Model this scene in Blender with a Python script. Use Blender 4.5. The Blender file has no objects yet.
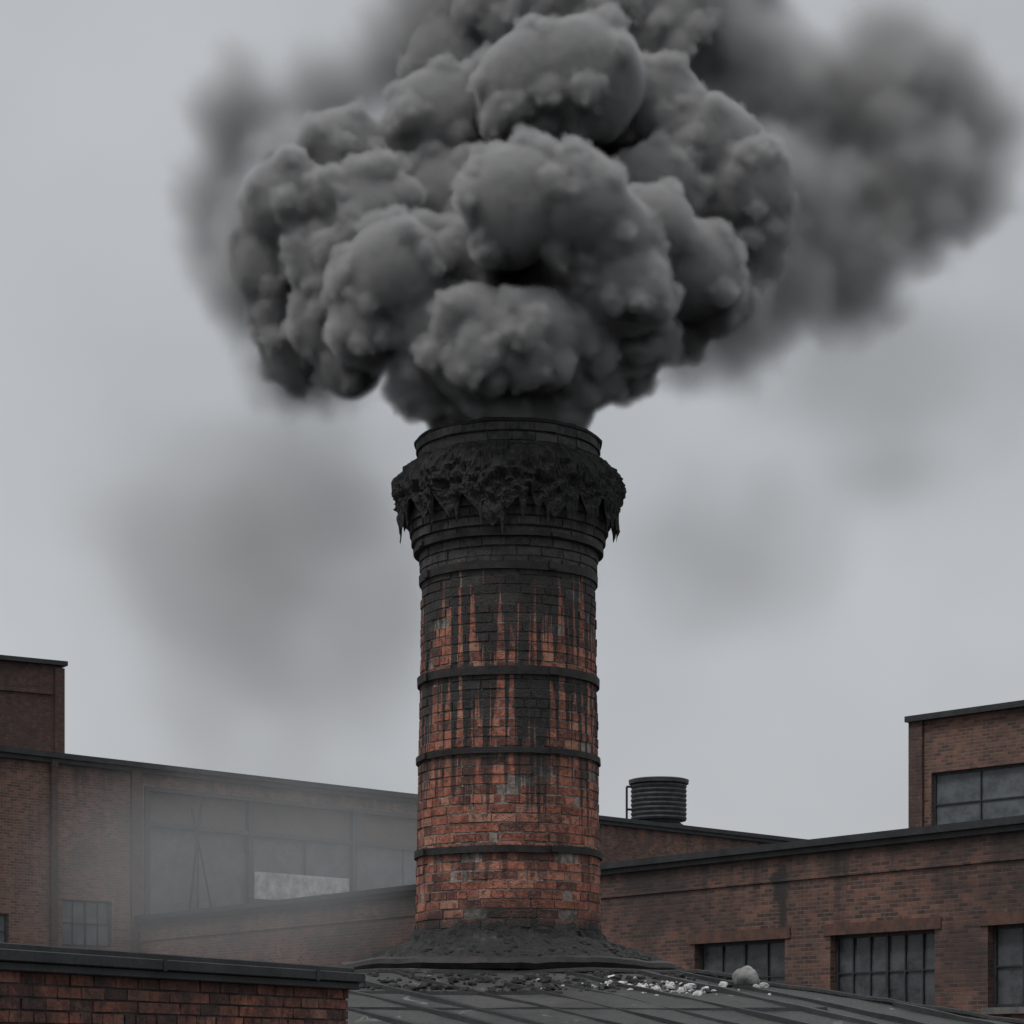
import bpy, bmesh, math, random
from mathutils import Vector, noise, Matrix
random.seed(7)
CZ = 9.0            # eye height above the yard
S = bpy.context.scene
S.view_settings.view_transform = 'Standard'
S.view_settings.look = 'None'
S.view_settings.exposure = 0
COL = S.collection

# ------------------------------------------------------------------ helpers
def link(o, parent=None):
    COL.objects.link(o)
    if parent: o.parent = parent
    return o
def empty(name, loc=(0,0,0), rz=0.0):
    e = bpy.data.objects.new(name, None); e.empty_display_size = .5
    e.location = loc; e.rotation_euler = (0,0,rz); link(e); return e
def boxuv(bm):
    uv = bm.loops.layers.uv.verify()
    for f in bm.faces:
        n = f.normal
        for l in f.loops:
            c = l.vert.co
            if abs(n.z) > .8: l[uv].uv = (c.x, c.y)
            elif abs(n.x) > abs(n.y): l[uv].uv = (c.y, c.z)
            else: l[uv].uv = (c.x, c.z)
def bmobj(name, bm, mat, parent=None, smooth=False, loc=None):
    bm.normal_update(); boxuv(bm)
    me = bpy.data.meshes.new(name); bm.to_mesh(me); bm.free()
    if smooth:
        for p in me.polygons: p.use_smooth = True
    o = bpy.data.objects.new(name, me); me.materials.append(mat)
    if loc: o.location = loc
    return link(o, parent)
def addbox(bm, x0,x1,y0,y1,z0,z1):
    v = [bm.verts.new(p) for p in ((x0,y0,z0),(x1,y0,z0),(x1,y1,z0),(x0,y1,z0),(x0,y0,z1),(x1,y0,z1),(x1,y1,z1),(x0,y1,z1))]
    for f in ((0,3,2,1),(4,5,6,7),(0,1,5,4),(1,2,6,5),(2,3,7,6),(3,0,4,7)): bm.faces.new([v[i] for i in f])
    return v
def boxes(name, lst, mat, parent, bev=0):
    bm = bmesh.new()
    for b in lst: addbox(bm,*b)
    if bev: bmesh.ops.bevel(bm, geom=bm.edges[:], offset=bev, segments=1, affect='EDGES')
    return bmobj(name,bm,mat,parent)
def addtube(bm, p0, p1, r, n=8):
    p0=Vector(p0); p1=Vector(p1); d=(p1-p0).normalized()
    a=d.orthogonal().normalized(); b=d.cross(a)
    R=[]
    for p in (p0,p1):
        R.append([bm.verts.new(p+a*math.cos(2*math.pi*i/n)*r+b*math.sin(2*math.pi*i/n)*r) for i in range(n)])
    for i in range(n):
        j=(i+1)%n; bm.faces.new((R[0][i],R[0][j],R[1][j],R[1][i]))
    bm.faces.new(R[0][::-1]); bm.faces.new(R[1])
def lathe(bm, prof, n=96, cx=0, cy=0, disp=None):
    rings=[]
    for k,(r,z) in enumerate(prof):
        ring=[]
        for i in range(n):
            a=2*math.pi*i/n; rr,zz=r,z
            if disp: rr,zz=disp(a,r,z,k)
            ring.append(bm.verts.new((cx+rr*math.sin(a), cy-rr*math.cos(a), zz)))
        rings.append(ring)
    for k in range(len(prof)-1):
        for i in range(n):
            j=(i+1)%n
            bm.faces.new((rings[k][i],rings[k][j],rings[k+1][j],rings[k+1][i]))
    return rings

# ------------------------------------------------------------------ node helpers
class NT:
    def __init__(s, tree): s.t=tree; s.n=tree.nodes; s.l=tree.links
    def node(s, ty, **kw):
        n=s.n.new(ty)
        for k,v in kw.items(): setattr(n,k,v)
        return n
    def set(s, sock, v):
        if isinstance(v, bpy.types.NodeSocket): s.l.new(v, sock)
        elif v is not None: sock.default_value=v
    def math(s, op, a, b=None, c=None, clamp=False):
        n=s.node('ShaderNodeMath', operation=op, use_clamp=clamp)
        for i,v in enumerate((a,b,c)): 
            if v is not None: s.set(n.inputs[i], v)
        return n.outputs[0]
    def noise(s, vec, scale, detail=4, rough=.55, dist=0):
        n=s.node('ShaderNodeTexNoise')
        if vec is not None: s.l.new(vec,n.inputs['Vector'])
        n.inputs['Scale'].default_value=scale; n.inputs['Detail'].default_value=detail
        n.inputs['Roughness'].default_value=rough; n.inputs['Distortion'].default_value=dist
        return n.outputs['Fac']
    def ramp(s, fac, a, b, lo=0., hi=1.):
        n=s.node('ShaderNodeMapRange'); n.interpolation_type='SMOOTHSTEP'
        s.set(n.inputs['Value'],fac); s.set(n.inputs['From Min'],a); s.set(n.inputs['From Max'],b)
        s.set(n.inputs['To Min'],lo); s.set(n.inputs['To Max'],hi); return n.outputs['Result']
    def mix(s, fac, a, b, mode='MIX'):
        n=s.node('ShaderNodeMix', data_type='RGBA', blend_type=mode)
        s.set(n.inputs[0],fac); s.set(n.inputs[6],a); s.set(n.inputs[7],b); return n.outputs[2]
    def mapping(s, vec, sc):
        n=s.node('ShaderNodeMapping'); s.l.new(vec,n.inputs['Vector']); n.inputs['Scale'].default_value=sc
        return n.outputs[0]
def newmat(name):
    m=bpy.data.materials.new(name); m.use_nodes=True
    t=NT(m.node_tree); b=t.n['Principled BSDF']; return m,t,b
def C(r,g,b): return (r,g,b,1)
def finish(t,b,col,rough,bumpsrc=None,dist=.01,strength=1.):
    t.set(b.inputs['Base Color'],col); t.set(b.inputs['Roughness'],rough)
    if bumpsrc is not None:
        n=t.node('ShaderNodeBump'); n.inputs['Strength'].default_value=strength; n.inputs['Distance'].default_value=dist
        t.l.new(bumpsrc,n.inputs['Height']); t.l.new(n.outputs[0],b.inputs['Normal'])
def wpos(t): return t.node('ShaderNodeNewGeometry').outputs['Position']

def plain(name, c1, c2, scale=3, rough=.75, bump=.01, metal=0):
    m,t,b=newmat(name); p=wpos(t)
    a=t.noise(p,scale,6,.6); f=t.noise(p,scale*9,4,.6)
    k=t.math('ADD',t.math('MULTIPLY',a,.65),t.math('MULTIPLY',f,.35))
    col=t.mix(t.ramp(k,.35,.65),c1,c2)
    finish(t,b,col,rough,k,bump); b.inputs['Metallic'].default_value=metal
    return m

def brick_far(name, c1, c2, mortar, soot=.5, scale=1.0, topz=None, stain=None):
    m,t,b=newmat(name)
    uv=t.node('ShaderNodeUVMap').outputs[0]; p=wpos(t)
    br=t.node('ShaderNodeTexBrick'); t.l.new(uv,br.inputs['Vector'])
    br.inputs['Color1'].default_value=C(1,1,1); br.inputs['Color2'].default_value=C(0,0,0); br.inputs['Mortar'].default_value=C(.5,.5,.5)
    br.inputs['Scale'].default_value=scale; br.inputs['Mortar Size'].default_value=.012; br.inputs['Mortar Smooth'].default_value=.3
    br.inputs['Brick Width'].default_value=.27; br.inputs['Row Height'].default_value=.095
    rnd=br.outputs['Color']
    col=t.mix(rnd,c1,c2)
    n1=t.noise(p,.35,5,.6); n2=t.noise(t.mapping(p,(2.2,2.2,.35)),1,5,.6); n3=t.noise(p,5,5,.65)
    col=t.mix(t.ramp(n3,.45,.75,0,.55),col,C(.025,.02,.02))
    col=t.mix(t.ramp(n3,.5,.25,0,.35),col,C(.27,.14,.10))
    col=t.mix(br.outputs['Fac'],col,mortar)
    st=t.math('MAXIMUM',t.ramp(n1,.42,.68,0,soot),t.ramp(n2,.5,.72,0,soot*.8))
    if stain:
        for (pos,sx,sz_) in stain:
            vs=t.node('ShaderNodeVectorMath',operation='SUBTRACT'); t.l.new(p,vs.inputs[0]); vs.inputs[1].default_value=pos
            mp=t.mapping(vs.outputs[0],(1/sx,1/sx,1/sz_))
            ln=t.node('ShaderNodeVectorMath',operation='LENGTH'); t.l.new(mp,ln.inputs[0])
            q=t.math('ADD',ln.outputs['Value'],t.math('MULTIPLY',t.math('SUBTRACT',n3,.5),2.2))
            st=t.math('MAXIMUM',st,t.ramp(q,1.5,.7,0,.95))
    col=t.mix(st,col,C(.022,.02,.02))
    if topz is not None:
        sz=t.node('ShaderNodeSeparateXYZ'); t.l.new(p,sz.inputs[0])
        g=t.math('ADD',sz.outputs[2],t.math('MULTIPLY',t.math('SUBTRACT',n2,.5),2.4))
        col=t.mix(t.ramp(g,topz-1.1,topz+.1,0,.75),col,C(.02,.019,.019))
    h=t.math('ADD',t.math('MULTIPLY',t.math('SUBTRACT',1.,br.outputs['Fac']),.7),t.math('MULTIPLY',n3,.5))
    finish(t,b,col,.9,h,.02)
    return m

M_brickA=brick_far('brick_hall',C(.20,.097,.066),C(.08,.04,.03),C(.15,.125,.11),.5,topz=CZ+10.4)
M_brickB=brick_far('brick_warehouse',C(.185,.08,.055),C(.05,.024,.02),C(.13,.108,.095),.7,topz=CZ+5.0,stain=[((6.26,52.36,CZ+4.05),.28,.42),((6.3,52.3,CZ+3.4),.12,.7),((11.9,44.6,CZ+3.7),.3,.6)])
M_brickC=brick_far('brick_tower',C(.10,.05,.038),C(.06,.03,.025),C(.07,.06,.055),.7)
M_lintel=plain('brick_lintel',C(.04,.025,.02),C(.11,.048,.034),4)
M_metal=plain('dark_flashing',C(.012,.013,.014),C(.032,.033,.035),2.5,.6,.01,.2)
M_iron=plain('sooty_iron',C(.008,.008,.008),C(.03,.025,.023),7,.6,.012,.3)
M_frame=plain('window_steel',C(.012,.013,.014),C(.03,.032,.033),5,.6,.004)
M_conc=plain('sill_concrete',C(.07,.068,.065),C(.14,.135,.13),5,.9)
M_panel=plain('dirty_cladding',C(.06,.045,.04),C(.10,.08,.072),.9,.85,.01)
M_pale=plain('pale_sheet',C(.55,.55,.55),C(.22,.22,.22),2.5,.8)
M_gravelroof=plain('roof_felt_flat',C(.03,.03,.03),C(.06,.06,.06),2,.95)
M_vent=plain('vent_metal',C(.03,.032,.034),C(.07,.072,.075),3,.6,.004,.4)
def glassmat(name,c1,c2,rough):
    m,t,b=newmat(name); uv=t.node('ShaderNodeUVMap').outputs[0]
    n1=t.noise(uv,1.4,5,.7); n2=t.noise(uv,14,4,.7)
    col=t.mix(t.ramp(n1,.35,.65),c1,c2); col=t.mix(t.ramp(n2,.5,.8,0,.5),col,C(.12,.115,.11))
    finish(t,b,col,t.ramp(n1,.3,.7,rough,rough+.35),n1,.02); b.inputs['Specular IOR Level'].default_value=.45
    return m
M_glass=glassmat('grimy_glass',C(.02,.024,.027),C(.07,.076,.082),.2)
M_glassA=glassmat('fogged_glass',C(.05,.058,.066),C(.11,.12,.128),.4)

# ------------------------------------------------------------------ wall with openings (local frame: x along, y inward, z up)
def wall(name, x0,x1,z0,z1, openings, mat, parent, rec=.22):
    bm=bmesh.new()
    xs=sorted({x0,x1,*[o[0] for o in openings],*[o[1] for o in openings]})
    zs=sorted({z0,z1,*[o[2] for o in openings],*[o[3] for o in openings]})
    xs=[x for x in xs if x0<=x<=x1]
    for i in range(len(xs)-1):
        for k in range(len(zs)-1):
            cx=(xs[i]+xs[i+1])/2; cz=(zs[k]+zs[k+1])/2
            if any(o[0]<cx<o[1] and o[2]<cz<o[3] for o in openings): continue
            v=[bm.verts.new(p) for p in ((xs[i],0,zs[k]),(xs[i+1],0,zs[k]),(xs[i+1],0,zs[k+1]),(xs[i],0,zs[k+1]))]
            bm.faces.new(v)
    for a,b,c,d in openings:
        P=[(a,c),(b,c),(b,d),(a,d)]
        for q in range(4):
            p,r=P[q],P[(q+1)%4]
            bm.faces.new([bm.verts.new(w) for w in ((p[0],0,p[1]),(p[0],rec,p[1]),(r[0],rec,r[1]),(r[0],0,r[1]))])
    return bmobj(name,bm,mat,parent)
def window(tag, a,b,c,d, parent, cols, rows, glass, rec=.16, bar=.035, thick=.07, tilt=True):
    bm=bmesh.new(); w=(b-a)/cols; h=(d-c)/rows
    for i in range(cols):
        for k in range(rows):
            j=[random.uniform(-.006,.006) for _ in range(4)] if tilt else [0]*4
            q=((a+i*w,rec+j[0],c+k*h),(a+(i+1)*w,rec+j[1],c+k*h),(a+(i+1)*w,rec+j[2],c+(k+1)*h),(a+i*w,rec+j[3],c+(k+1)*h))
            bm.faces.new([bm.verts.new(p) for p in q])
    bmobj('glass_'+tag,bm,glass,parent)
    L=[]
    for i in range(cols+1):
        t=thick if i in (0,cols) or (cols>=4 and i==cols//2) else bar
        x=min(max(a+i*w,a+t/2),b-t/2); L.append((x-t/2,x+t/2,rec-.05-(.01 if t==thick else 0),rec+.03,c,d))
    for k in range(rows+1):
        t=thick if k in (0,rows) else bar
        z=min(max(c+k*h,c+t/2),d-t/2); L.append((a,b,rec-.042,rec+.025,z-t/2,z+t/2))
    boxes('frame_'+tag,L,M_frame,parent)

# ------------------------------------------------------------------ ground
m,t,b=newmat('yard_ground'); p=wpos(t)
finish(t,b,t.mix(t.ramp(t.noise(p,.4,8,.6),.35,.65),C(.04,.04,.04),C(.085,.08,.075)),.9,t.noise(p,6,6),.02)
bm=bmesh.new(); R=3000
bm.faces.new([bm.verts.new(q) for q in ((-R,-R,0),(R,-R,0),(R,R,0),(-R,R,0))])
bmobj('ground',bm,m)

# ------------------------------------------------------------------ A : long factory hall at the back
A=empty('brick_factory_hall',(-17.07,75,0),math.atan2(.7155,.699))
T=CZ+10.4
opA=[(2.46,4.53,CZ+3.9,CZ+5.5),(-1.9,.35,CZ+3.7,CZ+4.9),(5.9,21.0,CZ+4.6,T-.75)]
wall('front_wall',-14,75,0,T,opA,M_brickA,A,.3)
window('small_1',2.46,4.53,CZ+3.9,CZ+5.5,A,4,2,M_glassA)
window('small_2',-1.9,.35,CZ+3.7,CZ+4.9,A,4,2,M_glassA)
boxes('cladding',[(5.9,21.0,.18,.26,CZ+8.35,T-.75)],M_panel,A)
boxes('rails',[(5.9,21,.02,.17,CZ+8.25,CZ+8.42),(5.9,21,-.04,.14,T-.9,T-.76)]+
      [(x-.11,x+.11,-.02,.16,CZ+4.6,T-.76) for x in (6.03,10.7,15.8,20.88)],M_frame,A)
window('hall_glazing',5.9,21.0,CZ+4.6,CZ+8.35,A,6,1,M_glassA,rec=.2,bar=.03)
bm=bmesh.new(); addtube(bm,(7.7,-.15,CZ+4.8),(8.35,-.12,CZ+9.4),.05); addtube(bm,(8.9,-.2,CZ+4.8),(7.9,-.12,CZ+9.0),.04)
bmobj('leaning_poles',bm,M_iron,A)
boxes('pale_panels',[(10.95,15.6,.1,.13,CZ+6.3,CZ+6.95),(10.95,14.2,.1,.13,CZ+5.95,CZ+6.297),(16.0,17.9,.1,.13,CZ+6.2,CZ+6.5)],M_pale,A)
boxes('pilasters',[(1.95,2.2,-.16,-.003,0,T-.18),(5.3,5.75,-.12,-.003,0,T-.18),(-6.2,-5.8,-.12,-.003,0,T-.18)],M_brickC,A)
boxes('coping',[(-14,75,-.22,.35,T-.14,T+.04),(-14,75,-.12,-.004,T-.3,T-.143)],M_metal,A)
boxes('roof_deck',[(-14,75,.36,25,T-.6,T-.35)],M_gravelroof,A)
boxes('side_walls',[(-14,-13.7,.004,25,0,T-.15),(74.7,75,.004,25,0,T-.15),(-13.69,74.69,24.7,24.99,0,T-.15)],M_brickA,A)

# ------------------------------------------------------------------ B : warehouse in front of it
B=empty('brick_warehouse',(-13.24,79.1,0),math.atan2(-.808,.589))
TB=CZ+5.0
cent=[31.63,36.33,41.03,45.73,50.4]
opB=[(c-1.6,c+1.6,CZ+1.1,CZ+2.82) for c in cent]+[(c-1.6,c+1.6,CZ-3.6,CZ-1.6) for c in cent]
wall('front_wall',.4,54,0,TB,opB,M_brickB,B,.35)
for i,o in enumerate(opB): window('bay_%d'%i,*o,B,6 if i%2 else 4,2,M_glass,rec=.24)
boxes('lintels',[(o[0]-.2,o[1]+.2,-.035,.05,o[3]+.003,o[3]+.26) for o in opB],M_lintel,B)
boxes('sills',[(o[0]-.1,o[1]+.1,-.09,.12,o[2]-.14,o[2]-.003) for o in opB],M_conc,B)
boxes('coping',[(.3,54.2,-.2,.4,TB-.13,TB+.03),(.3,54.1,-.1,-.004,TB-.26,TB-.133)],M_metal,B)
boxes('string_course',[(.4,54,-.04,-.004,TB-.85,TB-.76)],M_brickB,B)
bm=bmesh.new(); addtube(bm,(52.6,-.15,0),(52.6,-.15,TB-.3),.07); bmobj('downpipe',bm,M_iron,B)
bm=bmesh.new()
inv=Matrix.Rotation(-math.atan2(-.808,.589),4,'Z')@Matrix.Translation((13.24,-79.1,0))
pts=[inv@Vector(q) for q in ((-12.9,79.2,TB-.4),(18.4,36.6,TB-.4),(38.2,50.9,TB-.4),(9,101.6,TB-.4))]
bm.faces.new([bm.verts.new((q.x,q.y+.0,q.z)) for q in pts]); bmobj('roof_deck',bm,M_gravelroof,B)
boxes('end_wall',[(53.7,54,.004,24,0,TB-.14)],M_brickB,B)

# ------------------------------------------------------------------ roof-top block on the right
D=empty('brick_rooftop_block',(11.05,62,0),math.atan2(-.737,.676))
TD=CZ+9.42
wall('front_wall',0,14,CZ+4.7,TD,[(.62,13,CZ+6.1,CZ+7.85)],M_brickA,D)
window('strip',.62,13,CZ+6.1,CZ+7.85,D,8,2,M_glassA)
boxes('corner_pier',[(-.08,.38,-.1,-.003,CZ+4.7,TD-.12)],M_brickC,D)
boxes('coping',[(-.14,14.1,-.2,.3,TD-.12,TD+.04)],M_metal,D)
boxes('side_and_back',[(0,.25,.004,9,CZ+4.7,TD-.13),(13.75,14,.004,9,CZ+4.7,TD-.13),(.26,13.74,8.75,9,CZ+4.7,TD-.13),(.26,13.74,.31,8.74,TD-.5,TD-.3)],M_brickA,D)
# ------------------------------------------------------------------ tower block on the left
E=empty('brick_tower_block',(-20.5,90,0),math.atan2(.53,.85))
TE=CZ+16.1
boxes('walls',[(-12,2.62,0,10,0,TE-.1)],M_brickC,E)
boxes('corner_pier',[(2.3,2.7,-.1,-.003,0,TE-.2)],M_brickC,E)
boxes('coping',[(-12.2,2.8,-.2,10.2,TE-.099,TE+.08)],M_metal,E)
boxes('ledges',[(-12,2.2,-.08,-.003,TE-1.3,TE-1.15)],M_brickC,E)

# ------------------------------------------------------------------ roof ventilator on the hall
V=empty('roof_ventilator',(6.6,101.2,T-.35))
bm=bmesh.new()
prof=[(1.4,0),(1.35,.35),(.98,.6),(.98,.68)]
z=.68
for i in range(8):
    prof+=[(1.22,z+.02),(1.26,z+.11),(1.25,z+.17),(1.2,z+.19)]; z+=.205
prof+=[(1.34,z+.03),(1.36,z+.2),(1.24,z+.24),(0.01,z+.27)]
lathe(bm,prof,40); bmobj('louvred_drum',bm,M_vent,V)
bm=bmesh.new(); addtube(bm,(-1.45,-.2,.2),(-1.45,-.2,z-.1),.05); addtube(bm,(-1.45,-.2,z-.1),(-1.1,-.1,z-.1),.05); addtube(bm,(-1.45,-.2,1.2),(-1.1,-.1,1.2),.05)
bmobj('side_pipe',bm,M_iron,V)

# ------------------------------------------------------------------ brick with real courses
def soot_brick(name, near=False, mortar=False):
    m,t,b=newmat(name); p=wpos(t)
    sp=t.node('ShaderNodeSeparateXYZ'); t.l.new(p,sp.inputs[0])
    at=t.node('ShaderNodeAttribute'); at.attribute_name='rnd'; rnd=at.outputs['Fac']
    n3=t.noise(p,14,6,.65); n4=t.noise(p,2.2,5,.6)
    if mortar: col=t.mix(t.ramp(n3,.3,.7),C(.09,.075,.065),C(.30,.25,.22))
    else:
        cr=t.node('ShaderNodeValToRGB'); t.l.new(rnd,cr.inputs[0]); e=cr.color_ramp.elements
        e[0].position=0; e[0].color=C(.075,.028,.022); e[1].position=1; e[1].color=C(.39,.18,.12)
        for q,c in ((.25,C(.18,.054,.034)),(.55,C(.30,.09,.052)),(.8,C(.36,.12,.072))):
            x=e.new(q); x.color=c
        col=cr.outputs[0]
        col=t.mix(t.ramp(n3,.55,.3,0,.38),col,C(.41,.23,.17))
        col=t.mix(t.ramp(n3,.46,.68,0,.8),col,C(.035,.02,.018))
    if near:
        col=t.mix(t.ramp(n4,.35,.7,.3,.85),col,C(.02,.016,.015))
    else:
        th=t.math('ARCTAN2',sp.outputs[0],t.math('SUBTRACT',25.,sp.outputs[1]))
        z=t.math('SUBTRACT',sp.outputs[2],CZ)
        def streak(fr,zs,seed):
            cx=t.node('ShaderNodeCombineXYZ'); t.set(cx.inputs[0],t.math('MULTIPLY',th,fr)); t.set(cx.inputs[1],t.math('MULTIPLY',z,zs)); cx.inputs[2].default_value=seed
            return t.noise(cx.outputs[0],1,4,.6)
        s1=streak(5,.3,1.3); s2=streak(11,.2,5.1); s3=streak(30,1.2,8.8)
        s=t.math('ADD',t.math('MULTIPLY',s1,.35),t.math('MULTIPLY',s2,.65))
        thr=t.math('ADD',4.35,t.math('MULTIPLY',t.math('SUBTRACT',.5,s),8.5))
        k1=t.ramp(t.math('SUBTRACT',t.math('ADD',z,t.math('MULTIPLY',t.math('SUBTRACT',s3,.5),1.)),thr),-.12,.25,0,.98)
        k2=t.ramp(t.math('ADD',z,t.math('MULTIPLY',t.math('SUBTRACT',s,.5),1.4)),5.0,5.25,0,1.)
        k3=t.ramp(t.math('SUBTRACT',z,t.math('MULTIPLY',n4,1.0)),1.35,.85)
        def drip(zb,L):
            u=t.math('DIVIDE',t.math('SUBTRACT',zb,z),L)
            inr=t.math('MULTIPLY',t.math('GREATER_THAN',u,0.),t.ramp(t.math('SUBTRACT',t.math('MULTIPLY',t.math('SUBTRACT',s2,.40),5.),u),-.1,.2))
            return inr
        k4=t.math('MAXIMUM',drip(4.15,1.3),t.math('MAXIMUM',t.math('MULTIPLY',drip(3.3,.7),.8),t.math('MULTIPLY',drip(2.25,.4),.6)))
        k5=t.ramp(n4,.46,.72,0,.55)
        k=t.math('MAXIMUM',t.math('MAXIMUM',k1,k2),t.math('MAXIMUM',t.math('MAXIMUM',k3,k4),k5))
        k=t.math('MULTIPLY',k,t.math('MAXIMUM',t.ramp(n3,.2,.5,.85,1.),t.ramp(z,5.1,5.5)))
        sc=t.mix(t.ramp(n3,.35,.7),C(.016,.016,.016),C(.06,.059,.058))
        sc=t.mix(t.math('MULTIPLY',t.math('POWER',rnd,2.),.55 if not mortar else 0.),sc,C(.085,.083,.081))
        if not mortar: sc=t.mix(t.ramp(z,5.2,5.4,1.,0.),sc,t.mix(1.,sc,C(.42,.42,.42),'MULTIPLY'))
        col=t.mix(t.math('MINIMUM',k,1.),col,sc)
    finish(t,b,col,.85,t.math('ADD',n3,t.noise(p,50,3)),.012)
    return m
M_cb=soot_brick('chimney_brick'); M_cm=soot_brick('chimney_mortar',mortar=True); M_nb=soot_brick('parapet_brick',near=True)
M_nm=plain('parapet_mortar',C(.02,.018,.017),C(.07,.06,.055),5,.95)

def tar(name, pale=False, lift=1.):
    m,t,b=newmat(name); p=wpos(t)
    n1=t.noise(p,9,7,.7); n2=t.noise(p,38,5,.7)
    col=t.mix(t.ramp(n1,.4,.7),C(.006*lift,.006*lift,.006*lift),C(.024*lift,.0235*lift,.023*lift))
    col=t.mix(t.ramp(n2,.55,.75,0,.6),col,C(.075,.073,.07))
    if pale:
        n5=t.noise(p,1.6,5,.65); col=t.mix(t.ramp(n5,.58,.7,0,.45),col,C(.16,.155,.15))
    finish(t,b,col,t.ramp(n1,.3,.7,.6,.9),t.math('ADD',n1,t.math('MULTIPLY',n2,.5)),.05)
    return m
M_tar=tar('tar_crust'); M_tar2=tar('tar_base',True)

# ------------------------------------------------------------------ chimney (stands at x=0,y=25; local z measured from eye height)
CH=empty('brick_chimney',(-.04,25,CZ))
def Rz(z):
    if z<5.32: return 1.035-.07*(z-1.2)/4.12
    if z<5.5: return .985
    if z<6.02: return .995+.03*round((z-5.5)/.1)*.9
    if z<6.48: return 1.12
    return 1.0 if z<6.68 else 1.025
H=.102
bm=bmesh.new(); lay=bm.faces.layers.float.new('rnd')
z=.5; i=0
while z<6.74:
    r=Rz(z+H/2); hdr=(i%5==2)
    n=round(2*math.pi*r/(.135 if hdr else .265)); off=random.random()
    for k in range(n):
        a0=2*math.pi*(k+off+random.uniform(-.02,.02))/n; a1=a0+2*math.pi/n-.012/r
        o=r+random.uniform(-.007,.008)
        if random.random()<.04: o-=.022
        zz0=z+random.uniform(0,.004); zz1=z+H-.013+random.uniform(-.004,.003)
        rn=random.random(); seg=1 if hdr else 2
        fr=[];
        for s in range(seg+1):
            a=a0+(a1-a0)*s/seg; ca,sa=math.cos(a),math.sin(a)
            oj=o+random.uniform(-.004,.003)
            fr.append([bm.verts.new((q*sa,-q*ca,w)) for q,w in ((r-.05,zz0),(oj,zz0+random.uniform(0,.004)),(oj,zz1-random.uniform(0,.004)),(r-.05,zz1))])
        fs=[]
        for s in range(seg):
            A0,B0=fr[s],fr[s+1]
            for u,v in ((0,1),(1,2),(2,3)): fs.append(bm.faces.new((A0[u],B0[u],B0[v],A0[v])))
        fs.append(bm.faces.new(fr[0])); fs.append(bm.faces.new(fr[-1][::-1]))
        for f in fs: f[lay]=rn
    z+=H; i+=1
ZT=z
bmesh.ops.recalc_face_normals(bm,faces=bm.faces[:])
bmobj('brick_courses',bm,M_cb,CH)
bm=bmesh.new(); prof=[]; z=.5
while z<ZT-.01:
    r=Rz(z+H/2)-.010; prof+=[(r,z),(r,z+H-.001)]; z+=H
prof+=[(.8,ZT-.012),(.8,4.5),(.0,4.5)]
lathe(bm,prof,96); bmobj('mortar_core',bm,M_cm,CH)
for i,(zb,h) in enumerate(((2.26,.075),(3.31,.065),(4.17,.09),(5.3,.085),(5.62,.05))):
    bm=bmesh.new(); r=Rz(zb-.1)+.004 if zb<5.5 else Rz(zb)+.015
    def dd(a,rr,zz,k,zb=zb): return rr+noise.noise(Vector((a*3,zz*9,zb)))*.008, zz+noise.noise(Vector((math.sin(a)*1.5,math.cos(a)*1.5,zb*3)))*.015
    lathe(bm,[(r,zb-h/2),(r+.022,zb-h/2),(r+.024,zb+h/2),(r,zb+h/2)],96,disp=dd)
    for a in (.5,-1.1,2.6):
        L=addbox(bm,-.05,.05,-(r+.045),-(r+.01),zb-h*.45,zb+h*.45)
        bmesh.ops.rotate(bm,verts=L,cent=(0,0,0),matrix=Matrix.Rotation(a,3,'Z'))
    bmobj('iron_band_%d'%(i+1),bm,M_iron,CH)
bm=bmesh.new(); lathe(bm,[(.8,ZT-.01),(1.035,ZT-.01),(1.04,ZT+.015),(1.02,ZT+.03),(.82,ZT+.03),(.8,ZT-.01)],96,disp=lambda a,r,z,k:(r+noise.noise(Vector((a*5,z*9,2)))*.012,z+noise.noise(Vector((math.sin(a)*6,math.cos(a)*6,0)))*.015))
bmobj('rim_cap',bm,M_tar,CH)

# tar crust with drips
drips=[]
rr=random.Random(11)
for k in range(40): drips.append((rr.uniform(0,2*math.pi), rr.uniform(.035,.09), rr.uniform(.12,.36)))
for a,w,l in ((-.14,.34,.46),(-.05,.07,.56),(-.24,.06,.48),(-.55,.2,.32),(-.47,.05,.42),(.42,.24,.36),(.36,.05,.46),(.13,.06,.42),(.6,.05,.36),(1.35,.14,.34),(1.5,.08,.40),(-1.3,.14,.32),(-1.47,.09,.42),(-1.15,.06,.32),(.82,.18,.34),(.88,.05,.42),(-.85,.18,.30),(-.75,.05,.42),(1.1,.12,.36)): drips.append((a,w,l))
def low(a):
    d=.01+.05*noise.noise(Vector((math.sin(a)*7,math.cos(a)*7,3)))+.02*noise.noise(Vector((math.sin(a)*40,math.cos(a)*40,3)))
    for c,w,l in drips:
        x=abs((a-c+math.pi)%(2*math.pi)-math.pi)/w
        if x<1: d=max(d,l*(1-x)**1.0)
    return d
bm=bmesh.new()
outer=[(.99,6.60),(1.05,6.59),(1.11,6.55),(1.17,6.50),(1.22,6.45),(1.255,6.39),(1.27,6.33),(1.275,6.28),(1.275,6.24),(1.27,6.20),(1.26,6.17),(1.25,6.14)]
ND=16
prof=outer+[('d',j/ND) for j in range(1,ND+1)]+[('i',1-j/5) for j in range(1,5)]+[(1.08,6.16),(1.08,6.22)]
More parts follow.
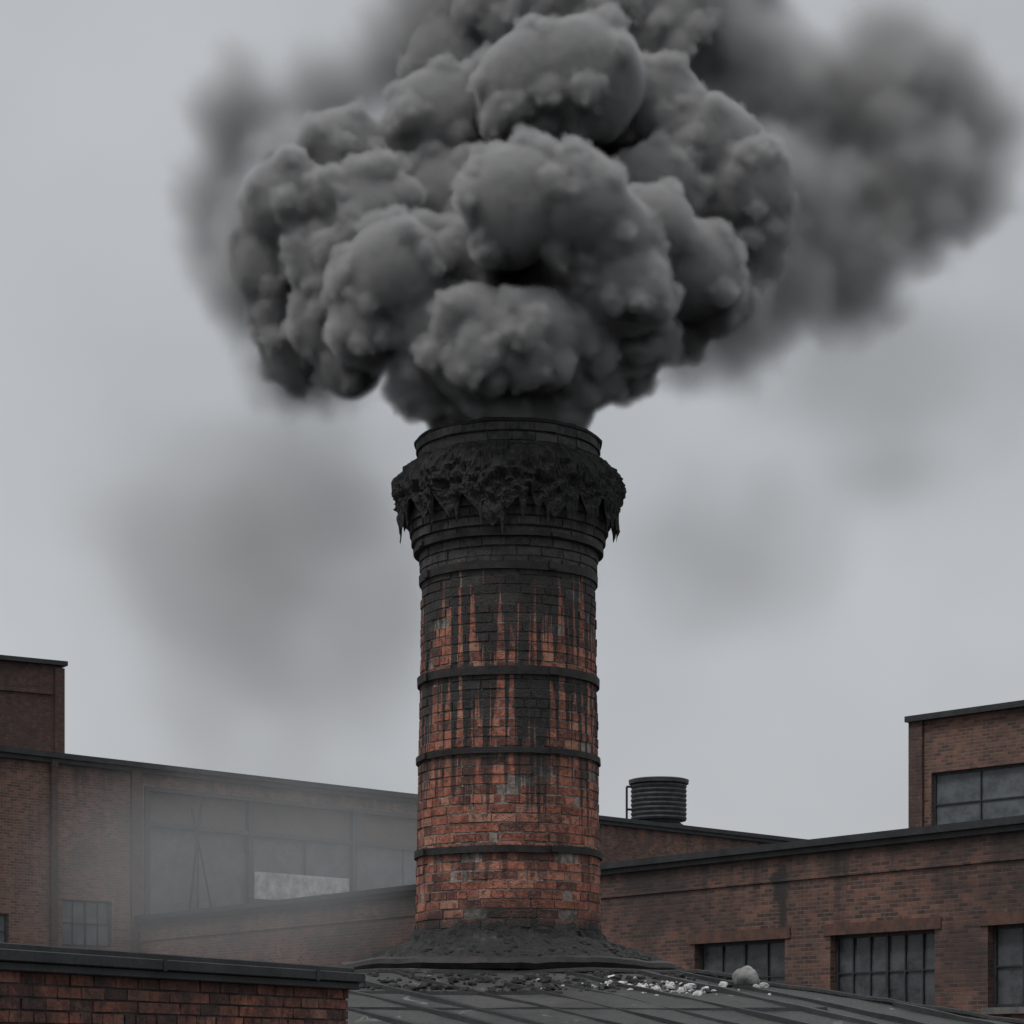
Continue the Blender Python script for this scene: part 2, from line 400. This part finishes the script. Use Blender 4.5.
def dt(a,r,z,k):
    lo=low(a); f=1
    if r=='d': rr,zz=1.25-.01*z-.03*z*z*min(1,lo*3),6.14-(.03+lo)*z; f=1-.75*z
    elif r=='i': rr,zz=1.15+.06*z,6.16-(.03+lo)*z*.98; f=.25
    else: rr,zz=r,z
    if k==0 or k>len(prof)-3: return rr,zz
    q=Vector((math.sin(a)*1.25,math.cos(a)*1.25,zz))
    dsp=noise.noise(q*4)*.06+noise.noise(q*11)*.065+abs(noise.noise(q*24))*.05+noise.noise(q*55)*.02-.02
    return rr+dsp*f, zz+noise.noise(q*11+Vector((5,5,5)))*.02*f
lathe(bm,prof,640,disp=dt)
bmobj('tar_crust',bm,M_tar,CH,smooth=False)

# base flashing and ledge
def db(a,r,z,k):
    q=Vector((math.sin(a)*r,math.cos(a)*r,z))
    return r+noise.noise(q*4)*.05+noise.noise(q*12)*.04, z+noise.noise(q*6+Vector((3,1,2)))*.05+abs(noise.noise(q*14))*.04
bm=bmesh.new(); lathe(bm,[(1.02,1.44),(1.05,1.36),(1.09,1.30),(1.14,1.275),(1.2,1.25),(1.27,1.22),(1.34,1.2),(1.41,1.175),(1.48,1.15),(1.55,1.12),(1.62,1.09),(1.69,1.06),(1.74,1.03),(1.72,.96)],300,disp=db)
bmobj('base_flashing',bm,M_tar2,CH)
bm=bmesh.new()
def dl(a,r,z,k): return r+noise.noise(Vector((math.sin(a)*3,math.cos(a)*3,z)))*.03, z+noise.noise(Vector((math.sin(a)*2.5,math.cos(a)*2.5,7)))*.03+noise.noise(Vector((math.sin(a)*9,math.cos(a)*9,7)))*.015
lathe(bm,[(1.7,1.06),(1.80,1.075),(1.85,1.05),(1.87,1.0),(1.84,.94),(1.7,.93)],160,disp=dl)
bmobj('base_ledge',bm,M_iron,CH)
bm=bmesh.new(); lathe(bm,[(1.70,1.0),(1.66,.92),(1.64,.86),(1.68,.78),(1.76,.7),(1.86,.58),(1.95,.4),(1.95,.1)],260,disp=lambda a,r,z,k:(lambda q:(r+noise.noise(q*3)*.1+noise.noise(q*9)*.07+noise.noise(q*25)*.03,z+noise.noise(q*7)*.05))(Vector((math.sin(a)*r,math.cos(a)*r,z))))
bmobj('base_skirt',bm,M_tar2,CH)

# ------------------------------------------------------------------ boiler house roof
BH=empty('boiler_house')
m,t,b=newmat('roof_felt'); p=wpos(t)
n1=t.noise(p,.9,6,.65); n2=t.noise(p,12,6,.7); n5=t.noise(t.mapping(p,(1,1,1)),2.3,6,.7,1.)
col=t.mix(t.ramp(n1,.35,.65),C(.020,.020,.020),C(.052,.051,.05)); col=t.mix(t.ramp(n2,.5,.75,0,.6),col,C(.014,.014,.014))
col=t.mix(t.ramp(n5,.60,.70,0,.6),col,C(.19,.185,.18))
finish(t,b,col,t.ramp(n1,.3,.7,.6,.9),n2,.03); M_felt=m
Z0=CZ+.9
ridge_l=(-9,23.2,Z0); ridge_r=(1.9,23.2,Z0); eave_r=(8.46,18.2,CZ-.38); eave_l=(-9,18.2,CZ-.38)
back_r=(1.9,28.5,Z0); back_l=(-9,28.5,Z0); eb_r=(8.46,33.5,CZ-.38); eb_l=(-9,33.5,CZ-.38)
bm=bmesh.new()
for f in ((eave_l,eave_r,ridge_r,ridge_l),(ridge_l,ridge_r,back_r,back_l),(eave_r,eb_r,back_r,ridge_r),(back_l,back_r,eb_r,eb_l)):
    bm.faces.new([bm.verts.new(q) for q in f])
bmesh.ops.remove_doubles(bm,verts=bm.verts[:],dist=.001)
bmesh.ops.subdivide_edges(bm,edges=bm.edges[:],cuts=60,use_grid_fill=True)
for v in bm.verts:
    v.co.z+=noise.noise(v.co*1.1)*.03+noise.noise(v.co*4)*.008
bmobj('roof_felt',bm,M_felt,BH)
def zr(y): return Z0-.256*(23.2-y)
bm=bmesh.new()
def lap(x0,y0,x1,y1,w,h,dz=.0):
    n=24; prev=None
    d=Vector((x1-x0,y1-y0,0)).normalized(); s=Vector((-d.y,d.x,0))*w/2
    for i in range(n+1):
        f=i/n; x=x0+(x1-x0)*f+noise.noise(Vector((x0*3,f*6,0)))*.03; y=y0+(y1-y0)*f
        if x>1.8+(23.2-y)*1.312: prev=None; continue
        z=zr(y)+noise.noise(Vector((x,y,0))*2.2)*.015+dz
        q=[bm.verts.new(Vector((x,y,z-.06))+s),bm.verts.new(Vector((x,y,z+h))+s*.8),bm.verts.new(Vector((x,y,z+h))-s*.8),bm.verts.new(Vector((x,y,z-.06))-s)]
        if prev:
            for u in range(3): bm.faces.new((prev[u],prev[u+1],q[u+1],q[u]))
        prev=q
for k in range(-11,9):
    x0=k*.62+random.uniform(-.14,.14); y1=18.2; x1=x0+4.6+random.uniform(-.3,.3)
    lap(x0,23.15,x1,18.3,random.choice((.05,.07,.12)),random.uniform(.015,.04))
for (a,y,b2) in ((-4,22.3,.5),(-2.5,21.6,3),(0.5,20.9,4.7),(-3,20.2,2)):
    lap(a,y,b2,y-.05,.1,.02)
bmobj('felt_laps',bm,M_metal,BH)
bm=bmesh.new()
def capl(p,q,r,n=30):
    p=Vector(p);q=Vector(q); pr=None
    for i in range(n+1):
        c=p.lerp(q,i/n); c.z+=noise.noise(c*2)*.03
        ring=[bm.verts.new(c+Vector((0,math.cos(u)*r,math.sin(u)*r*.6))) for u in [2*math.pi*k/8 for k in range(8)]]
        if pr:
            for k in range(8): bm.faces.new((pr[k],pr[(k+1)%8],ring[(k+1)%8],ring[k]))
        pr=ring
capl(ridge_l,ridge_r,.07); capl(ridge_r,eave_r,.07)
bmobj('ridge_cap',bm,M_tar2,BH)
boxes('walls',[(-8.8,8.1,18.6,18.9,0,CZ-.4),(-8.8,8.1,32.8,33.1,0,CZ-.4),(7.8,8.1,18.91,32.79,0,CZ-.4),(-8.8,-8.5,18.91,32.79,0,CZ-.4)],M_brickB,BH)

# rubble on the roof
def rock(bm,c,r,seed):
    g=bmesh.ops.create_icosphere(bm,subdivisions=2,radius=r)
    sx,sy,sz=[random.uniform(.7,1.3) for _ in range(3)]
    for v in g['verts']:
        q=v.co.copy(); k=1+noise.noise(q/r*1.1+Vector((seed,0,0)))*.5
        v.co=Vector((q.x*sx,q.y*sy,q.z*sz*.75))*k+Vector(c)
bm=bmesh.new()
for i in range(420):
    x=random.gauss(.1,1.2); y=random.uniform(22.3,23.3)
    if x>1.9+(23.2-y)*1.3: continue
    rock(bm,(x,y,zr(min(y,23.2))+.003),random.choice((.012,.018,.03,.05)),i)
for i in range(520):
    a=random.uniform(-1.8,1.8); r=random.uniform(1.1,1.74)
    rock(bm,(r*math.sin(a),25-r*math.cos(a),CZ+1.05+.2*(1.75-r)/.6),random.choice((.012,.02,.03,.045)),i+999)
bmobj('soot_rubble',bm,M_tar2)
bm=bmesh.new(); 
for i in range(110):
    x=random.gauss(1.5,.40); y=22.5+random.gauss(0,.14)-(x-1.5)*.1
    rock(bm,(x,y,zr(y)+.006),random.choice((.01,.018,.028,.045)),i+50)
bmobj('plaster_debris',bm,plain('pale_plaster',C(.20,.197,.195),C(.55,.54,.53),9,.95))
bm=bmesh.new(); rock(bm,(2.36,22.62,zr(22.6)+.08),.125,3.3); bmesh.ops.subdivide_edges(bm,edges=bm.edges[:],cuts=1,smooth=1)
bmobj('rubble_stone',bm,plain('grey_stone',C(.10,.10,.10),C(.22,.22,.21),9,.9),smooth=True)

# ------------------------------------------------------------------ parapet wall, lower left
PW=empty('brick_parapet_wall',(-1.235,16.85,CZ-.075),math.atan2(3.75,1.855))
bm=bmesh.new(); lay=bm.faces.layers.float.new('rnd'); L=9.
rows=24; bh=.078
for r_ in range(rows):
    z1=.60-r_*bh; z0=z1-bh+.011; x=-L-(.12 if r_%2 else 0); hd=(r_%6==3)
    while x<-.002:
        w=.115 if hd else .235; x1=min(x+w-.010,-.001)
        if x1-x>.02:
            j=random.uniform(-.005,.006)
            vs=addbox(bm,x,x1,-.012+j,.05,z0+random.uniform(0,.003),z1-random.uniform(0,.003))
            for v in vs: v.co+=Vector((random.uniform(-.003,.003),random.uniform(-.003,.003),0))
            rn=random.random()**1.3
            for f in {f for v in vs for f in v.link_faces}: f[lay]=rn
        x+=w
bmobj('brick_courses',bm,M_nb,PW)
boxes('mortar_core',[(-L,-.02,.0,.36,-CZ+.075,.60)],M_nm,PW)
boxes('coping',[(-L,.09,-.11,.47,.655,.725),(-L,.06,-.075,.44,.601,.654),(-L,.03,-.05,.42,.723,.765)],M_metal,PW,.006)
bm=bmesh.new()
for i in range(5): addbox(bm,-1.9*i-.62,-1.9*i-.58,-.115,.475,.65,.73)
bmobj('coping_joints',bm,M_metal,PW)

# ------------------------------------------------------------------ SMOKE
SM=empty('smoke_plume')
def P(px,py,r,dy): return (( px-512)/90*(25+dy)/25, 25+dy, CZ+(1060-py)/90*(25+dy)/25, r/90)
dense=[(509,424,76,0),(470,405,48,-.2),(550,402,50,-.2),(505,372,66,-.35),(428,378,42,-.5),(585,370,44,-.4),(480,345,58,-1.0),(530,340,52,-1.05),(438,332,46,-.75),(575,335,48,-.7),(368,325,44,-.6),(322,328,36,.0),(350,365,36,0),(642,335,38,-.4),(625,372,32,0),
 (400,272,54,-.85),(360,285,38,-.6),(470,262,44,-.7),(625,285,50,-1.),(520,205,58,-1.3),(575,205,54,-1.35),(610,235,44,-1.2),(655,225,40,-.8),(692,270,50,-.3),(714,302,38,.1),(742,190,50,.3),(705,150,56,.4),(370,225,60,.1),
 (330,270,44,.0),(288,205,50,.2),(268,265,44,.5),(300,345,46,.7),(285,310,44,.7),(345,160,52,.6),(530,90,58,-.1),(585,80,62,-.2),(440,125,58,.6),(655,110,54,.5),(660,185,46,.1),(748,245,42,.5),
 (450,205,56,.45),(575,150,50,.8),(680,320,40,.3),(500,250,80,.4),(600,250,70,.5),(520,300,70,.0),
 (490,15,66,1.3),(600,10,70,1.4),(665,45,60,1.3),(450,65,50,1.2)]
soft=[(240,120,66,1.5),(215,190,56,1.7),(205,245,44,1.7),(250,290,64,1.5),(290,370,52,1.2),(330,100,62,1.5),(400,60,64,1.7),(340,370,44,.8),(700,40,86,1.7),(780,100,76,1.7),(790,210,74,1.6),(780,300,60,1.3),(730,340,56,1.0),(680,370,36,.6),
 (860,100,84,2.0),(930,90,78,2.2),(990,125,54,2.3),(900,190,84,2.1),(850,270,72,1.9),(960,190,66,2.3),(500,-50,100,1.7),(620,-60,110,1.8),(720,-30,90,2.),(890,40,56,2.1),(430,-10,64,1.8),
 (255,230,50,.6),(290,160,50,.7),(770,230,44,.6),(765,160,44,.6),(300,360,44,.7),(430,20,44,1.2),(740,300,40,.4)]
def hier(roots, spec, rs):
    rnd=random.Random(rs); out=[P(*q) for q in roots]; cur=out[:]
    for n,lo,hi,emb in spec:
        nxt=[]
        for x,y,z,r in cur:
            for k in range(n):
                u=rnd.uniform(-1,1); a=rnd.uniform(0,2*math.pi); s=math.sqrt(1-u*u)
                if s*math.sin(a)>.35: continue        # far side is never lit or seen in detail
                cr=r*rnd.uniform(lo,hi)
                d=r*emb
                nxt.append((x+d*s*math.cos(a),y+d*s*math.sin(a),z+d*u,cr))
        out+=nxt; cur=nxt
    return out
def volmat(name, K, col, absorb=1., nscale=5., attr=True, fall=None, g=0., step=1.):
    m=bpy.data.materials.new(name); m.use_nodes=True; t=NT(m.node_tree)
    t.n.remove(t.n['Principled BSDF']); out=t.n['Material Output']
    if attr:
        at=t.node('ShaderNodeAttribute'); at.attribute_name='density'
        d=t.math('MULTIPLY',at.outputs['Fac'],K)
    else:
        tc=t.node('ShaderNodeTexCoord').outputs['Object']
        ln=t.node('ShaderNodeVectorMath',operation='LENGTH'); t.l.new(tc,ln.inputs[0])
        p=wpos(t); n=t.noise(p,nscale,1,.6)
        d=t.math('SUBTRACT',1.,ln.outputs['Value'])
        d=t.ramp(t.math('ADD',d,t.math('MULTIPLY',t.math('SUBTRACT',n,.55),fall)),.0,.8)
        d=t.math('MULTIPLY',t.math('MULTIPLY',d,t.ramp(ln.outputs['Value'],1.,.45)),K)
    sc=t.node('ShaderNodeVolumeScatter'); sc.inputs['Color'].default_value=C(*col); sc.inputs['Anisotropy'].default_value=g
    t.l.new(d,sc.inputs['Density']); res=sc.outputs[0]
    if absorb>0:
        ab=t.node('ShaderNodeVolumeAbsorption'); ad=t.node('ShaderNodeAddShader')
        ab.inputs['Color'].default_value=C(*[1-(1-c)*absorb for c in col]); t.l.new(d,ab.inputs['Density'])
        t.l.new(sc.outputs[0],ad.inputs[0]); t.l.new(ab.outputs[0],ad.inputs[1]); res=ad.outputs[0]
    t.l.new(res,out.inputs['Volume'])
    m.cycles.volume_step_rate=step
    return m
def volobj(name, pts, vox, mat, disp, band, vox2):
    me=bpy.data.meshes.new(name); me.from_pydata([q[:3] for q in pts],[],[])
    at=me.attributes.new('rad','FLOAT','POINT'); at.data.foreach_set('value',[q[3] for q in pts])
    o=bpy.data.objects.new(name,me); link(o,SM)
    g=bpy.data.node_groups.new(name,'GeometryNodeTree')
    g.interface.new_socket('Geometry',in_out='INPUT',socket_type='NodeSocketGeometry')
    g.interface.new_socket('Geometry',in_out='OUTPUT',socket_type='NodeSocketGeometry')
    N=g.nodes; l=g.links; i=N.new('NodeGroupInput'); oo=N.new('NodeGroupOutput')
    na=N.new('GeometryNodeInputNamedAttribute'); na.data_type='FLOAT'; na.inputs['Name'].default_value='rad'
    mp=N.new('GeometryNodeMeshToPoints'); pv=N.new('GeometryNodePointsToVolume'); pv.resolution_mode='VOXEL_SIZE'
    pv.inputs['Voxel Size'].default_value=vox; pv.inputs['Density'].default_value=1.
    vm=N.new('GeometryNodeVolumeToMesh'); vm.inputs['Threshold'].default_value=.3
    l.new(i.outputs[0],mp.inputs['Mesh']); l.new(mp.outputs[0],pv.inputs['Points']); l.new(na.outputs[0],pv.inputs['Radius'])
    l.new(pv.outputs[0],vm.inputs['Volume'])
    geo=vm.outputs[0]
    for sc_,amp,det in disp:
        nz=N.new('ShaderNodeTexNoise'); nz.inputs['Scale'].default_value=sc_; nz.inputs['Detail'].default_value=det; nz.inputs['Roughness'].default_value=.6
        sb=N.new('ShaderNodeVectorMath'); sb.operation='SUBTRACT'; sb.inputs[1].default_value=(.5,.5,.5); l.new(nz.outputs['Color'],sb.inputs[0])
        ml=N.new('ShaderNodeVectorMath'); ml.operation='SCALE'; ml.inputs['Scale'].default_value=amp*2; l.new(sb.outputs[0],ml.inputs[0])
        sp_=N.new('GeometryNodeSetPosition'); l.new(geo,sp_.inputs['Geometry']); l.new(ml.outputs[0],sp_.inputs['Offset']); geo=sp_.outputs[0]
    mv=N.new('GeometryNodeMeshToVolume'); mv.resolution_mode='VOXEL_SIZE'
    mv.inputs['Voxel Size'].default_value=vox2; mv.inputs['Density'].default_value=1.; mv.inputs['Interior Band Width'].default_value=band
    l.new(geo,mv.inputs['Mesh'])
    sm=N.new('GeometryNodeSetMaterial'); sm.inputs['Material'].default_value=mat
    l.new(mv.outputs[0],sm.inputs[0]); l.new(sm.outputs[0],oo.inputs[0])
    md=o.modifiers.new('vol','NODES'); md.node_group=g; me.materials.append(mat)
    return o
M_s1=volmat('smoke_dense',20,(.80,.795,.795),absorb=1,g=-.2,step=2.5)
M_s2=volmat('smoke_soft',3.8,(.86,.855,.855),absorb=1,g=-.1,step=2.5)
volobj('billows',hier(dense,[(24,.24,.40,.88),(16,.22,.38,.95),(5,.28,.48,1.02)],3),.026,M_s1,[(1.6,.06,1),(9,.03,3)],.13,.028)
volobj('trailing_smoke',hier(soft,[(26,.22,.42,.94),(8,.25,.5,.95)],5),.065,M_s2,[(1.5,.2,2),(5,.12,4)],.44,.07)
def haze(name, loc, sc, mat, rot=0, parent=None):
    bm=bmesh.new(); bmesh.ops.create_icosphere(bm,subdivisions=3,radius=1)
    o=bmobj(name,bm,mat,parent); o.location=loc; o.scale=sc; o.rotation_euler=(0,rot,0); return o
M_h=volmat('drifting_smoke',.58,(.58,.56,.545),nscale=.55,attr=False,fall=1.7,step=2)
M_h2=volmat('thin_smoke',.28,(.62,.61,.60),nscale=.6,attr=False,fall=1.6,step=2)
haze('drift_1',(-3.0,27,CZ+6.0),(3.3,1.6,3.6),M_h,.3,SM)
haze('drift_2',(2.8,27.5,CZ+6.3),(3.0,1.5,2.0),M_h2,-.2,SM)
haze('drift_3',(4.8,28,CZ+8.4),(3.0,1.6,2.6),M_h2,0,SM)
M_m=volmat('mist',.11,(.66,.665,.67),nscale=.1,attr=False,fall=1.1,step=2)
haze('mist',(-7.0,66,CZ+5.6),(11.5,4.8,5.4),M_m)

# ------------------------------------------------------------------ sky, sun
el=math.radians(60); az=math.radians(-128)
w=bpy.data.worlds.new('World'); S.world=w; w.use_nodes=True; t=NT(w.node_tree); bg=t.n['Background']
sk=t.node('ShaderNodeTexSky'); sk.sky_type='NISHITA'; sk.sun_disc=False; sk.sun_elevation=el; sk.sun_rotation=az; sk.dust_density=4
hs=t.node('ShaderNodeHueSaturation'); hs.inputs['Saturation'].default_value=.15; t.l.new(sk.outputs[0],hs.inputs['Color'])
tc=t.node('ShaderNodeTexCoord').outputs['Generated']
sp=t.node('ShaderNodeSeparateXYZ'); t.l.new(tc,sp.inputs[0])
n=t.noise(tc,3.0,4,.5)
over=t.mix(t.ramp(sp.outputs[2],-.02,.35),C(5.75,5.9,6.15),C(5.35,5.6,5.9))
over=t.mix(t.ramp(n,.3,.7),t.mix(1.,over,C(.80,.805,.81),'MULTIPLY'),over)
over=t.mix(t.ramp(sp.outputs[2],.42,.95),over,C(16.,16.4,16.9))     # overcast sky brightens to the zenith
col=t.mix(.9,hs.outputs[0],over)
t.l.new(col,bg.inputs['Color']); bg.inputs['Strength'].default_value=.1
sd=bpy.data.lights.new('sun','SUN'); sd.energy=1.4; sd.angle=math.radians(16); sd.color=(1,.97,.93)
so=bpy.data.objects.new('sun',sd); link(so)
sv=Vector((math.sin(az)*math.cos(el),math.cos(az)*math.cos(el),math.sin(el)))
so.rotation_euler=sv.to_track_quat('Z','Y').to_euler()

# ------------------------------------------------------------------ camera (level, rising-front lens)
cd=bpy.data.cameras.new('camera'); cd.sensor_width=36; cd.lens=36*2250/1024; cd.clip_end=8000
cd.shift_y=(1060-512)/1024
co=bpy.data.objects.new('camera',cd); co.location=(0,0,CZ); co.rotation_euler=(math.radians(90),0,0); link(co)
S.camera=co
